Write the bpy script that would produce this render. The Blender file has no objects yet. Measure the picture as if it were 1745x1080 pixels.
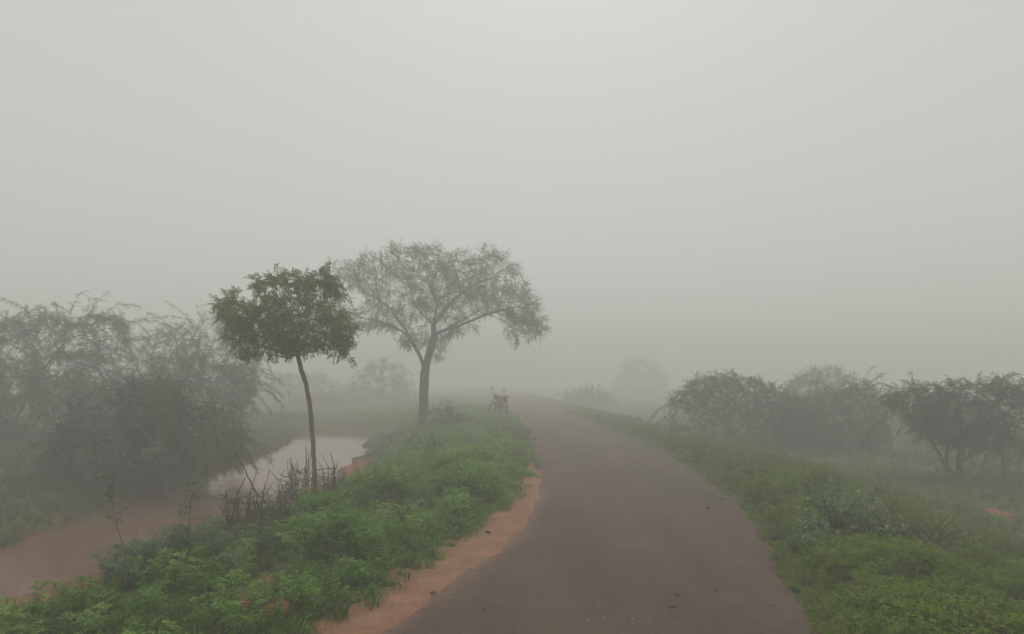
import bpy, math
import numpy as np

# ------------------------------------------------------------------ camera, world, sun, exposure
S = bpy.context.scene
COL = S.collection
F, CX, CY, CAMZ = 1300.0, 872.5, 540.0, 1.7      # photo pixels
PITCH = math.atan(105.0 / F)
cam_d = bpy.data.cameras.new("camera"); cam = bpy.data.objects.new("camera", cam_d); COL.objects.link(cam)
cam_d.sensor_width = 36.0; cam_d.lens = 36.0 * F / 1745.0
cam_d.clip_start = 0.05; cam_d.clip_end = 1500
cam.location = (0, 0, CAMZ); cam.rotation_euler = (math.pi / 2 + PITCH, 0, 0)
S.camera = cam

SUN_EL, SUN_AZ = math.radians(48), math.radians(4)       # azimuth from +Y towards +X
w = bpy.data.worlds.new("World"); S.world = w; w.use_nodes = True
nt = w.node_tree; nt.nodes.clear()
out = nt.nodes.new("ShaderNodeOutputWorld"); bg = nt.nodes.new("ShaderNodeBackground")
sky = nt.nodes.new("ShaderNodeTexSky"); sky.sky_type = 'NISHITA'; sky.sun_disc = False
sky.sun_elevation = SUN_EL; sky.sun_rotation = SUN_AZ
sky.air_density = 1.0; sky.dust_density = 6.0; sky.ozone_density = 1.0
hsv = nt.nodes.new("ShaderNodeHueSaturation"); hsv.inputs['Saturation'].default_value = 0.10
mixw = nt.nodes.new("ShaderNodeMix"); mixw.data_type = 'RGBA'; mixw.inputs[0].default_value = 0.92
mixw.inputs[7].default_value = (6.35, 6.30, 6.0, 1)     # even overcast veil
nt.links.new(sky.outputs[0], hsv.inputs['Color']); nt.links.new(hsv.outputs[0], mixw.inputs[6])
nt.links.new(mixw.outputs[2], bg.inputs['Color']); nt.links.new(bg.outputs[0], out.inputs[0])
bg.inputs['Strength'].default_value = 0.10

sun_d = bpy.data.lights.new("sun", 'SUN'); sun_d.energy = 0.75; sun_d.angle = math.radians(25)
sun_d.color = (1.0, 0.95, 0.87)
sun = bpy.data.objects.new("sun", sun_d); COL.objects.link(sun)
sun.rotation_euler = (-(math.pi / 2 - SUN_EL), 0, -SUN_AZ)

S.view_settings.view_transform = 'Standard'; S.view_settings.look = 'None'
S.view_settings.exposure = 0.0; S.view_settings.gamma = 1.0; S.view_settings.use_curve_mapping = False
S.render.engine = 'CYCLES'
S.cycles.max_bounces = 9; S.cycles.diffuse_bounces = 3; S.cycles.glossy_bounces = 3
S.cycles.transmission_bounces = 4; S.cycles.volume_bounces = 8; S.cycles.transparent_max_bounces = 8
S.cycles.use_denoising = True
FOG = 0.0215

# ------------------------------------------------------------------ numeric helpers
rng = np.random.default_rng(11)

def ray(px, py):
    a = (px - CX) / F; b = (CY - py) / F
    c, s = math.cos(PITCH), math.sin(PITCH)
    return np.array([a, c - s * b, s + c * b])

def at(px, py, Y):
    d = ray(px, py); return d * (Y / d[1]) + np.array([0, 0, CAMZ])

def hash2(ix, iy, seed):
    n = (ix.astype(np.int64) * 374761393 + iy.astype(np.int64) * 668265263 + seed * 974711) & 0x7fffffff
    n = ((n ^ (n >> 13)) * 1274126177) & 0x7fffffff
    return ((n ^ (n >> 16)) & 0xffffff) / float(0xffffff)

def vnoise(x, y, s, seed=0):
    x = np.asarray(x, float) / s; y = np.asarray(y, float) / s
    ix = np.floor(x); iy = np.floor(y); fx = x - ix; fy = y - iy
    fx = fx * fx * (3 - 2 * fx); fy = fy * fy * (3 - 2 * fy)
    a = hash2(ix, iy, seed); b = hash2(ix + 1, iy, seed); c = hash2(ix, iy + 1, seed); d = hash2(ix + 1, iy + 1, seed)
    return (a + (b - a) * fx) * (1 - fy) + (c + (d - c) * fx) * fy

def sst(a, b, x):
    t = np.clip((x - a) / (b - a), 0, 1); return t * t * (3 - 2 * t)

# edges of road and canal as functions of Y
def smooth_curve(ys, xs):
    gy = np.arange(-60, 260, 0.25); gx = np.interp(gy, ys, xs)
    k = np.ones(9) / 9; g2 = np.convolve(np.pad(gx, 4, 'edge'), k, 'valid')
    return lambda y: np.interp(y, gy, g2)
XL = smooth_curve([-60, -10, 0, 5, 6.2, 8.7, 10.8, 14.3, 21, 29.5, 40, 55, 80, 120, 260],
                  [-30, -6.5, -2.9, -1.30, -.98, -.42, .02, .40, .50, .36, .12, -.35, -1.8, -6, -30])   # grass edge left
XA = smooth_curve([-60, -10, 0, 5.08, 6.2, 7.3, 8.2, 8.9, 9.6, 10.8, 12, 14.3, 21, 29.5, 40, 55, 80, 120, 260],
                  [-29, -6, -2.3, -1.02, -.62, -.36, .06, .10, .10, .34, .36, .38, .45, .3, .1, -.4, -1.9, -6.1, -30])  # sand edge on asphalt
XR = smooth_curve([-60, -10, 0, 5.08, 6.2, 7.25, 8.7, 10.8, 14.3, 19.2, 26, 33, 40, 55, 80, 120, 260],
                  [-26, -3, .9, 2.02, 2.28, 2.45, 2.78, 3.1, 3.45, 3.45, 3.25, 3.05, 2.75, 2.1, .8, -3.5, -27])
XS = smooth_curve([-60, 0, 5, 8, 10, 12, 16, 20, 24, 28, 33, 37, 42, 50, 80, 260],
                  [-11.5, -6.2, -5.4, -5.05, -4.8, -4.4, -4.2, -4.2, -4.5, -5.2, -6.3, -8, -9, -13, -28, -100])
XF = smooth_curve([-60, 0, 8, 10.9, 13.9, 18.1, 22.1, 30.8, 37, 42, 50, 80, 260],
                  [-15, -7.4, -6.7, -6.8, -7.0, -6.95, -7.1, -8.4, -9.2, -11, -16, -32, -110])
WATER_Z = -0.60

def height(x, y):
    x = np.asarray(x, float); y = np.asarray(y, float)
    xl, xr = XL(y), XR(y)
    wob = (vnoise(x, y, 1.3, 5) - .5) * .5
    xs, xf = XS(y) + wob, XF(y) + wob
    n1 = vnoise(x, y, 2.3, 1) - .5; n2 = vnoise(x, y, .6, 2) - .5
    t = (xl - x) / np.maximum(xl - xs, .5)
    hl = .05 * sst(0, .12, t) + .10 * n1 * sst(0, .2, t) + .05 * n2 * sst(0, .1, t) - .66 * sst(.42, 1.08, t)
    u = np.clip((x - xf) / np.maximum(xs - xf, .5), 0, 1)
    hc = WATER_Z - .02 - .35 * 4 * u * (1 - u)
    s = xf - x
    hf = WATER_Z - .02 + .38 * sst(0, 2.2, s) + .25 * sst(2, 9, s) + .12 * n1 * sst(0, 2, s) + .04 * n2 * sst(0, .6, s)
    hleft = np.where(t < 1, hl, np.where(x > xf, hc, hf))
    sr = x - xr
    hr = .05 * sst(0, .5, sr) + .08 * n1 * sst(.1, 1, sr) + .05 * n2 * sst(0, .4, sr) - .58 * sst(1.2, 4.6, sr)
    z = np.where(x < xl, hleft, np.where(x > xr, hr, -.035))
    close = sst(32.5, 35, y) * (x < xl - .3)
    z = np.where(close > 0, np.maximum(z, z * (1 - close) + close * (-.18 + .1 * n1)), z)
    return z

def gp(px, py):
    d = ray(px, py); Ys = np.arange(3, 120, .02)
    P = d[None, :] * (Ys / d[1])[:, None]; z = P[:, 2] + CAMZ
    h = height(P[:, 0], P[:, 1]); k = np.argmax(z < h)
    return np.array([P[k, 0], P[k, 1], h[k]])

def smesh(name, V, Q, tint=None, mat=None, parent=None, smooth=False, attr='tint'):
    """one mesh object out of numpy arrays; Q is (M,4) or (M,3)"""
    me = bpy.data.meshes.new(name)
    V = np.ascontiguousarray(V, np.float32); Q = np.ascontiguousarray(Q, np.int32); k = Q.shape[1]
    me.vertices.add(len(V)); me.vertices.foreach_set("co", V.ravel())
    me.loops.add(Q.size); me.loops.foreach_set("vertex_index", Q.ravel())
    me.polygons.add(len(Q)); me.polygons.foreach_set("loop_start", np.arange(0, Q.size, k, dtype=np.int32))
    me.polygons.foreach_set("loop_total", np.full(len(Q), k, np.int32))
    me.update(calc_edges=True)
    me.polygons.foreach_set("use_smooth", np.full(len(Q), bool(smooth)))
    if tint is not None:
        a = me.attributes.new(attr, 'FLOAT', 'POINT'); a.data.foreach_set("value", np.ascontiguousarray(tint, np.float32))
    if mat: me.materials.append(mat)
    o = bpy.data.objects.new(name, me); COL.objects.link(o)
    if parent: o.parent = parent
    return o

def tag(o, label=None, cat=None, group=None, kind=None):
    if label: o['label'] = label
    if cat: o['category'] = cat
    if group: o['group'] = group
    if kind: o['kind'] = kind
    return o

def empty(name, loc, label, cat, group=None):
    o = bpy.data.objects.new(name, None); COL.objects.link(o); o.location = tuple(float(c) for c in loc)
    o.empty_display_size = .2
    return tag(o, label, cat, group)

class MB:
    def __init__(s): s.V, s.Q, s.T, s.n = [], [], [], 0
    def add(s, V, Q, T=None):
        V = np.asarray(V, float)
        s.V.append(V); s.Q.append(np.asarray(Q) + s.n); s.T.append(np.full(len(V), .5) if T is None else np.asarray(T)); s.n += len(V)
    def arrays(s): return np.concatenate(s.V), np.concatenate(s.Q), np.concatenate(s.T)
    def build(s, name, mat, parent=None, origin=None, smooth=False):
        V, Q, T = s.arrays()
        if origin is not None: V = V - np.asarray(origin)
        return smesh(name, V, Q, T, mat, parent, smooth)
    def tube(s, pts, rad, sides=6, tint=.5, cap=True):
        pts = np.asarray(pts, float); n = len(pts); rad = np.broadcast_to(np.asarray(rad, float), (n,))
        d = np.gradient(pts, axis=0); d /= np.linalg.norm(d, axis=1)[:, None] + 1e-9
        ref = np.array([.31, .93, .18]) if abs(d[:, 1]).max() < .9 else np.array([.93, .1, .31])
        u = np.cross(d, ref); u /= np.linalg.norm(u, axis=1)[:, None] + 1e-9; v = np.cross(d, u)
        a = np.arange(sides) * 2 * math.pi / sides
        V = pts[:, None, :] + rad[:, None, None] * (np.cos(a)[None, :, None] * u[:, None, :] + np.sin(a)[None, :, None] * v[:, None, :])
        V = V.reshape(-1, 3); i = np.arange(sides); Q = []
        for k in range(n - 1):
            Q.append(np.stack([k * sides + i, k * sides + (i + 1) % sides, (k + 1) * sides + (i + 1) % sides, (k + 1) * sides + i], 1))
        if cap:
            for c, k in ((pts[0], 0), (pts[-1], n - 1)):
                V = np.vstack([V, c[None]]); m = len(V) - 1
                for j in range(0, sides, 2):
                    Q.append(np.array([[m, k * sides + j, k * sides + (j + 1) % sides, k * sides + (j + 2) % sides]]))
        s.add(V, np.concatenate(Q), np.full(len(V), tint))
    def box(s, c, size, R=None, tint=.5):
        c = np.asarray(c, float); h = np.asarray(size, float) / 2
        V = np.array([[x, y, z] for x in (-1, 1) for y in (-1, 1) for z in (-1, 1)]) * h
        if R is not None: V = V @ np.asarray(R).T
        s.add(V + c, [[0, 1, 3, 2], [4, 6, 7, 5], [0, 4, 5, 1], [2, 3, 7, 6], [0, 2, 6, 4], [1, 5, 7, 3]], np.full(8, tint))
    def blob(s, c, r, tint=.5, nu=12, nv=8, jit=0, seed=0, shape=None):
        c = np.asarray(c, float); r = np.broadcast_to(np.asarray(r, float), (3,)); g = np.random.default_rng(seed)
        th = np.linspace(.001, math.pi - .001, nv); ph = np.arange(nu) * 2 * math.pi / nu
        T, P = np.meshgrid(th, ph, indexing='ij')
        D = np.stack([np.sin(T) * np.cos(P), np.sin(T) * np.sin(P), np.cos(T)], -1)
        k = 1 + jit * (g.random(T.shape) - .5)
        V = (D * k[..., None] * r).reshape(-1, 3)
        if shape is not None: V = shape(V)
        Q = [[a * nu + b, (a + 1) * nu + b, (a + 1) * nu + (b + 1) % nu, a * nu + (b + 1) % nu] for a in range(nv - 1) for b in range(nu)]
        s.add(V + c, Q, np.full(len(V), tint))

# ------------------------------------------------------------------ materials
def newmat(name):
    m = bpy.data.materials.new(name); m.use_nodes = True; t = m.node_tree; t.nodes.clear()
    o = t.nodes.new("ShaderNodeOutputMaterial"); b = t.nodes.new("ShaderNodeBsdfPrincipled")
    t.links.new(b.outputs[0], o.inputs['Surface']); return m, t, b, o

def N(t, kind, **kw):
    n = t.nodes.new(kind)
    for k, v in kw.items():
        if k.startswith('i_'): n.inputs[k[2:].replace('_', ' ')].default_value = v
        else: setattr(n, k, v)
    return n

def ramp(t, src, stops, interp='LINEAR'):
    r = t.nodes.new("ShaderNodeValToRGB"); e = r.color_ramp.elements; r.color_ramp.interpolation = interp
    while len(e) > 1: e.remove(e[-1])
    e[0].position, e[0].color = stops[0][0], (*stops[0][1], 1)
    for p, c in stops[1:]:
        k = e.new(p); k.color = (*c, 1)
    t.links.new(src, r.inputs[0]); return r.outputs[0]

def noise(t, scale, detail=4, rough=.6, vec=None):
    n = t.nodes.new("ShaderNodeTexNoise"); n.inputs['Scale'].default_value = scale
    n.inputs['Detail'].default_value = detail; n.inputs['Roughness'].default_value = rough
    if vec is None:
        c = t.nodes.new("ShaderNodeTexCoord"); vec = c.outputs['Object']
    t.links.new(vec, n.inputs['Vector']); return n.outputs[0]

def mixc(t, fac, a, b, mode='MIX'):
    m = t.nodes.new("ShaderNodeMix"); m.data_type = 'RGBA'; m.blend_type = mode
    for s, i in ((fac, 0), (a, 6), (b, 7)):
        if hasattr(s, 'is_linked') or hasattr(s, 'node'): t.links.new(s, m.inputs[i])
        else: m.inputs[i].default_value = s if i == 0 else (*s, 1)
    return m.outputs[2]

def math_n(t, op, a, b=None):
    m = t.nodes.new("ShaderNodeMath"); m.operation = op
    for i, s in enumerate((a, b)):
        if s is None: continue
        if hasattr(s, 'node'): t.links.new(s, m.inputs[i])
        else: m.inputs[i].default_value = s
    return m.outputs[0]

def bump(t, b, h, strength, dist):
    n = t.nodes.new("ShaderNodeBump"); n.inputs['Strength'].default_value = strength; n.inputs['Distance'].default_value = dist
    t.links.new(h, n.inputs['Height']); t.links.new(n.outputs[0], b.inputs['Normal'])

def leaf_mat(name, stops, rough=.65, trans=.30, spec=.15):
    m, t, b, o = newmat(name)
    a = t.nodes.new("ShaderNodeAttribute"); a.attribute_name = 'tint'
    n = noise(t, 1.7, 2)
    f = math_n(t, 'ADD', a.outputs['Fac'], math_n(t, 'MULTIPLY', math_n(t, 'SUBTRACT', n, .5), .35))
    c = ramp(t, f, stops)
    t.links.new(c, b.inputs['Base Color']); b.inputs['Roughness'].default_value = rough
    b.inputs['Specular IOR Level'].default_value = spec
    tr = t.nodes.new("ShaderNodeBsdfTranslucent"); t.links.new(c, tr.inputs[0])
    mx = t.nodes.new("ShaderNodeMixShader"); mx.inputs[0].default_value = trans
    t.links.new(b.outputs[0], mx.inputs[1]); t.links.new(tr.outputs[0], mx.inputs[2]); t.links.new(mx.outputs[0], o.inputs['Surface'])
    return m

def bark_mat(name, c1, c2, scale=14):
    m, t, b, o = newmat(name)
    c = t.nodes.new("ShaderNodeTexCoord"); mp = t.nodes.new("ShaderNodeMapping"); mp.inputs['Scale'].default_value = (1, 1, .3)
    t.links.new(c.outputs['Object'], mp.inputs[0])
    n = noise(t, scale, 5, .7, mp.outputs[0])
    t.links.new(ramp(t, n, [(.3, c1), (.7, c2)]), b.inputs['Base Color']); b.inputs['Roughness'].default_value = .9
    bump(t, b, n, .8, .02); return m

def plain_mat(name, c, rough=.5, metal=0, var=.25):
    m, t, b, o = newmat(name)
    n = noise(t, 30, 3)
    t.links.new(ramp(t, n, [(.3, tuple(k * (1 - var) for k in c)), (.7, tuple(min(1, k * (1 + var)) for k in c))]), b.inputs['Base Color'])
    b.inputs['Roughness'].default_value = rough; b.inputs['Metallic'].default_value = metal; return m

M = {}
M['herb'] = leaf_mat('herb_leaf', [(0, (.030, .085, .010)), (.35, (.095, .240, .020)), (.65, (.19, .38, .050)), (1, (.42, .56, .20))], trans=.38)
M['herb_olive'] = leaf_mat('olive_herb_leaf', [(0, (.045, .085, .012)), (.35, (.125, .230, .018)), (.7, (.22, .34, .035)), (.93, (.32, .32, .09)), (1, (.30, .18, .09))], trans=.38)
M['herb_blue'] = leaf_mat('bluish_leaf', [(0, (.030, .070, .030)), (.5, (.070, .150, .062)), (1, (.22, .32, .18))])
M['grass'] = leaf_mat('grass_blade', [(0, (.050, .095, .016)), (.5, (.105, .185, .028)), (.85, (.17, .22, .055)), (1, (.24, .20, .10))])
M['acacia'] = leaf_mat('acacia_leaf', [(0, (.055, .080, .022)), (.5, (.11, .145, .042)), (1, (.20, .23, .08))], trans=.4)
M['young'] = leaf_mat('young_tree_leaf', [(0, (.045, .090, .014)), (.5, (.11, .20, .028)), (1, (.22, .33, .06))], trans=.4)
M['prosopis'] = leaf_mat('thorn_shrub_leaf', [(0, (.014, .026, .012)), (.5, (.040, .068, .026)), (1, (.12, .17, .075))])
M['prosopis_dark'] = leaf_mat('dark_shrub_leaf', [(0, (.010, .018, .011)), (.5, (.028, .044, .028)), (1, (.11, .15, .10))])
M['prosopis_green'] = leaf_mat('green_shrub_leaf', [(0, (.022, .042, .008)), (.5, (.065, .115, .018)), (1, (.16, .23, .05))])
M['deadleaf'] = plain_mat('dead_leaf', (.05, .03, .02), .8)
M['bark'] = bark_mat('grey_bark', (.05, .042, .035), (.13, .115, .095))
M['bark_pale'] = bark_mat('pale_bark', (.10, .09, .065), (.20, .185, .14), 30)
M['stem'] = bark_mat('herb_stem', (.05, .06, .03), (.11, .11, .06), 40)
M['stick'] = bark_mat('dead_stick', (.036, .020, .011), (.125, .075, .046), 35)
M['stick_pale'] = bark_mat('pale_dead_stick', (.16, .14, .12), (.28, .25, .21), 35)
M['post'] = bark_mat('weathered_post', (.09, .075, .06), (.17, .15, .12), 18)
M['black'] = plain_mat('black_paint', (.018, .018, .020), .35)
M['rubber'] = plain_mat('rubber', (.02, .02, .02), .85)
M['seat'] = plain_mat('seat_vinyl', (.022, .020, .020), .6)
M['chrome'] = plain_mat('chrome', (.75, .75, .75), .18, 1, .05)
M['white'] = plain_mat('white_plastic_and_mirror_sky', (.75, .74, .70), .35, 0, .05)
M['engine'] = plain_mat('grey_engine_metal', (.20, .20, .20), .45, .8)
m, t, b, o = newmat('lamp_lens'); b.inputs['Base Color'].default_value = (.8, .8, .78, 1); b.inputs['Roughness'].default_value = .12; M['lens'] = m
t.links.new(ramp(t, noise(t, 60, 2), [(.3, (.7, .7, .68)), (.7, (.85, .85, .82))]), b.inputs['Base Color'])

# asphalt
m, t, b, o = newmat('asphalt')
n1 = noise(t, .55, 4); n2 = noise(t, 2.6, 6, .7); n3 = noise(t, 130, 2, .8)
n4 = noise(t, 9, 5, .75)
c = ramp(t, n1, [(.35, (.090, .066, .048)), (.65, (.125, .084, .060))])
c = mixc(t, ramp(t, n2, [(.5, (0, 0, 0)), (.72, (.55, .55, .55))]), c, (.165, .100, .066))
c = mixc(t, ramp(t, n4, [(.55, (0, 0, 0)), (.8, (.35, .35, .35))]), c, (.075, .066, .060))
mpr = t.nodes.new('ShaderNodeMapping'); mpr.inputs['Scale'].default_value = (1, .12, 1); tcr = t.nodes.new('ShaderNodeTexCoord'); t.links.new(tcr.outputs['Object'], mpr.inputs[0])
c = mixc(t, .9, c, ramp(t, noise(t, 1.6, 3, .6, mpr.outputs[0]), [(.35, (.78, .80, .82)), (.65, (1.12, 1.08, 1.05))]), 'MULTIPLY')
c = mixc(t, .75, c, ramp(t, n3, [(.3, (.62, .62, .62)), (.5, (1, 1, 1)), (.72, (1.0, 1.0, 1.0))]), 'MULTIPLY')
at_ = t.nodes.new("ShaderNodeAttribute"); at_.attribute_name = 'dust'
dd = math_n(t, 'ADD', at_.outputs['Fac'], math_n(t, 'MULTIPLY', math_n(t, 'SUBTRACT', n4, .5), 1.1))
c = mixc(t, ramp(t, dd, [(.42, (0, 0, 0)), (.95, (.85, .85, .85))]), c, (.27, .145, .090))
n5 = noise(t, 42, 3, .8)
c = mixc(t, .8, c, ramp(t, n5, [(.32, (.70, .70, .70)), (.5, (1, 1, 1)), (.68, (1.0, 1.0, 1.0))]), 'MULTIPLY')
v = t.nodes.new("ShaderNodeTexVoronoi"); v.inputs['Scale'].default_value = 26; tc = t.nodes.new("ShaderNodeTexCoord"); t.links.new(tc.outputs['Object'], v.inputs['Vector'])
c = mixc(t, ramp(t, v.outputs['Distance'], [(.08, (.30, .30, .30)), (.16, (0, 0, 0))]), c, (.26, .21, .17))
t.links.new(c, b.inputs['Base Color']); b.inputs['Roughness'].default_value = .86; b.inputs['Specular IOR Level'].default_value = .25
bump(t, b, n5, .8, .008); M['asphalt'] = m

# sand
m, t, b, o = newmat('red_sand')
n1 = noise(t, 3, 5); n2 = noise(t, 90, 3)
c = ramp(t, n1, [(.3, (.25, .118, .058)), (.7, (.36, .185, .100))])
n6 = noise(t, 22, 4, .75)
c = mixc(t, .8, c, ramp(t, n6, [(.3, (.62, .60, .58)), (.55, (1, 1, 1))]), 'MULTIPLY')
t.links.new(c, b.inputs['Base Color']); b.inputs['Roughness'].default_value = .95; bump(t, b, n6, .8, .02); M['sand'] = m

# ground
m, t, b, o = newmat('soil_and_turf')
a = t.nodes.new("ShaderNodeAttribute"); a.attribute_name = 'soil'
n1 = noise(t, .5, 5, .65); n2 = noise(t, 5, 5, .7); n3 = noise(t, 45, 3, .7)
turf = ramp(t, n2, [(.3, (.035, .062, .014)), (.5, (.070, .110, .024)), (.68, (.115, .145, .040))])
turf = mixc(t, ramp(t, n1, [(.45, (0, 0, 0)), (.68, (.6, .6, .6))]), turf, (.165, .135, .070))
soil = ramp(t, n3, [(.3, (.22, .075, .042)), (.7, (.36, .130, .075))])
f = math_n(t, 'ADD', a.outputs['Fac'], math_n(t, 'MULTIPLY', math_n(t, 'SUBTRACT', n2, .5), 1.0))
c = mixc(t, ramp(t, f, [(.40, (0, 0, 0)), (.60, (1, 1, 1))]), turf, soil)
sp = t.nodes.new("ShaderNodeSeparateXYZ"); tco = t.nodes.new("ShaderNodeTexCoord"); t.links.new(tco.outputs['Object'], sp.inputs[0])
wet = math_n(t, 'ADD', sp.outputs['Z'], math_n(t, 'MULTIPLY', n2, .08))
c = mixc(t, ramp(t, math_n(t, 'ADD', wet, 1.0), [(.44, (1, 1, 1)), (.50, (0, 0, 0))]), c, (.10, .048, .028))
t.links.new(c, b.inputs['Base Color']); b.inputs['Roughness'].default_value = .95; b.inputs['Specular IOR Level'].default_value = .15
bump(t, b, n3, .7, .03); M['ground'] = m

# muddy water
m, t, b, o = newmat('muddy_water')
n1 = noise(t, .8, 3)
t.links.new(ramp(t, n1, [(.3, (.170, .090, .052)), (.7, (.225, .122, .072))]), b.inputs['Base Color'])
b.inputs['Roughness'].default_value = .06; b.inputs['IOR'].default_value = 1.33
mp = t.nodes.new("ShaderNodeMapping"); mp.inputs['Scale'].default_value = (1, .6, 1); tc = t.nodes.new("ShaderNodeTexCoord"); t.links.new(tc.outputs['Object'], mp.inputs[0])
bump(t, b, noise(t, 3.2, 4, .55, mp.outputs[0]), .28, .03); M['water'] = m

# ------------------------------------------------------------------ ground sheet
def axis(lo, hi, fine_lo, fine_hi, step, g=1.09):
    a = list(np.arange(fine_lo, fine_hi, step)); d = step; x = fine_lo
    left = []
    while x > lo: d *= g; x -= d; left.append(x)
    d = step; x = a[-1]
    while x < hi: d *= g; x += d; a.append(x)
    return np.array(left[::-1] + a)
gx = axis(-180, 180, -10, 9, .09); gy = axis(-40, 260, 3.5, 20, .11, 1.05)
X, Y = np.meshgrid(gx, gy); Z = height(X, Y)
SOIL = [(100, 1015, 100, 62), (160, 957, 60, 32), (208, 937, 75, 18), (370, 893, 80, 18), (600, 813, 36, 12), (590, 860, 36, 8),
        (678, 881, 38, 6), (465, 992, 22, 6), (490, 1018, 22, 6), (420, 930, 24, 4), (1525, 848, 38, 9), (1585, 868, 24, 6), (1680, 868, 24, 5), (1500, 870, 20, 4)]
soil_w = []
for px, py, rx, ry in SOIL:
    p = gp(px, py); Yd = p[1]; soil_w.append((p[0], p[1] - (.55 if px < 220 else .22), max(rx * Yd / F, .14), max(ry * Yd * Yd / (F * (CAMZ - p[2])), .15) + (.55 if px < 220 else .32)))
def soil_mask(x, y):
    s = np.zeros_like(np.asarray(x, float))
    for cx, cy, rx, ry in soil_w:
        r = np.sqrt(((x - cx) / rx) ** 2 + ((y - cy) / ry) ** 2); s = np.maximum(s, 1 - sst(.6, 1.25, r + (vnoise(x, y, .3, 9) - .5) * .6))
    t = (XL(y) - x) / np.maximum(XL(y) - XS(y), .5)                       # bare shore strip and road edge
    s = np.maximum(s, sst(.80 - .16 * (y < 9.5), .90 - .14 * (y < 9.5), t) * (t < 1.25) * (1 - sst(18, 24, y)))
    s = np.maximum(s, (1 - sst(.0, .07, t)) * (t > -.3) * .75 * (1 - sst(14, 22, y)))
    sf = XF(y) - x
    s = np.maximum(s, .5 * (sf > -.6) * (1 - sst(.0, .35, sf)) * (1 - sst(20, 28, y)) * (x < XF(y) + .6) )
    sr = x - XR(y); s = np.maximum(s, .5 * (sr > -.5) * (1 - sst(.0, .12, sr)) * (1 - sst(14, 22, y)))
    return s
nx, ny = len(gx), len(gy)
V = np.stack([X.ravel(), Y.ravel(), Z.ravel()], 1)
i, j = np.meshgrid(np.arange(nx - 1), np.arange(ny - 1)); k = (j * nx + i).ravel()
Q = np.stack([k, k + 1, k + nx + 1, k + nx], 1)
g = smesh('ground', V, Q, soil_mask(V[:, 0], V[:, 1]), M['ground'], smooth=True, attr='soil')
tag(g, 'green roadside ground with bare patches of red soil', 'ground', kind='structure')

def strip(name, ys, xa, xb, zf, n, mat, label, kind='structure', attr=None):
    T, Yg = np.meshgrid(np.linspace(0, 1, n), ys); Xg = xa(Yg) * (1 - T) + xb(Yg) * T
    Zg = zf(Xg, Yg, T); V = np.stack([Xg.ravel(), Yg.ravel(), Zg.ravel()], 1)
    i, j = np.meshgrid(np.arange(n - 1), np.arange(len(ys) - 1)); k = (j * n + i).ravel()
    o = smesh(name, V, np.stack([k, k + 1, k + n + 1, k + n], 1), None if attr is None else attr(V[:, 0], V[:, 1]), mat, smooth=True, attr='dust')
    return tag(o, label, name.replace('_', ' '), kind=kind)
ys = np.concatenate([np.arange(-20, 3, .5), np.arange(3, 16, .08), np.arange(16, 60, .4), np.arange(60, 200, 3)])
nz = lambda x, y: (vnoise(x, y, .5, 21) - .5) * .10 + (vnoise(x, y, .14, 22) - .5) * .05
strip('road', ys, lambda y: XL(y) + nz(y * 0, y) - .02, lambda y: XR(y) + .05 + nz(y * 0 + 9, y),
      lambda x, y, T: .012 * (1 - (2 * T - 1) ** 2) - .034 * (np.abs(2 * T - 1) > .995) + .004 * (vnoise(x, y, .7, 3) - .5), 56, M['asphalt'],
      'narrow brown grey asphalt road curving away into the fog',
      attr=lambda x, y: np.maximum((1 - sst(-.05, .55, x - XA(y))) * .8, (1 - sst(.0, .35, XR(y) - x)) * .3) + .12 * (vnoise(x, y, 1.1, 61) > .62))
ys2 = np.concatenate([np.arange(-8, 3, .3), np.arange(3, 17, .05)])
strip('sand_shoulder', ys2, lambda y: XL(y) - .25, lambda y: XA(y) + .22,
      lambda x, y, T: .0105 + .018 * sst(.18, .0, x - XA(y)) * 1.0 - .030 * sst(-.04, .16, x - XA(y)) + (vnoise(x, y, .42, 31) - .5) * .040 * sst(-.35, .02, x - XA(y))
      + (vnoise(x, y, .12, 32) - .5) * .010, 60, M['sand'], 'strip of orange sand washed over the left edge of the asphalt')
yw = np.concatenate([np.arange(-30, 60, .5)])
strip('water', yw, lambda y: XF(y) - 1.2, lambda y: XS(y) + 1.2, lambda x, y, T: x * 0 + WATER_Z, 8, M['water'], 'still muddy brown water in the roadside canal')

# ------------------------------------------------------------------ leaf sprays and herb prototypes (numpy)
def rot_to(d, roll):
    """matrices turning +X into d with a roll"""
    d = d / (np.linalg.norm(d, axis=1)[:, None] + 1e-9)
    up = np.where(np.abs(d[:, 2:3]) > .95, np.array([[1., 0, 0]]), np.array([[0., 0, 1]]))
    s = np.cross(up, d); s /= np.linalg.norm(s, axis=1)[:, None]; n = np.cross(d, s)
    c, q = np.cos(roll)[:, None], np.sin(roll)[:, None]
    return np.stack([d, c * s + q * n, -q * s + c * n], 2)

def place(mb, proto, pos, R, scale, tint, spread=1.0):
    V, Q, T = proto; K, P = len(pos), len(V)
    if K == 0: return
    W = np.einsum('kij,pj->kpi', R * scale[:, None, None], V) + pos[:, None, :]
    TT = T[None, :] * spread + tint[:, None]
    QQ = Q[None] + (np.arange(K) * P)[:, None, None]
    mb.add(W.reshape(-1, 3), QQ.reshape(-1, 4), TT.ravel())

def yaw_tilt(n, g, tilt=.15):
    a = g.random(n) * 2 * math.pi; tx = g.normal(0, tilt, n); ty = g.normal(0, tilt, n)
    z = np.stack([tx, ty, np.ones(n)], 1); z /= np.linalg.norm(z, axis=1)[:, None]
    x = np.stack([np.cos(a), np.sin(a), 0 * a], 1); x -= (x * z).sum(1)[:, None] * z; x /= np.linalg.norm(x, axis=1)[:, None]
    return np.stack([x, np.cross(z, x), z], 2)

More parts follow.
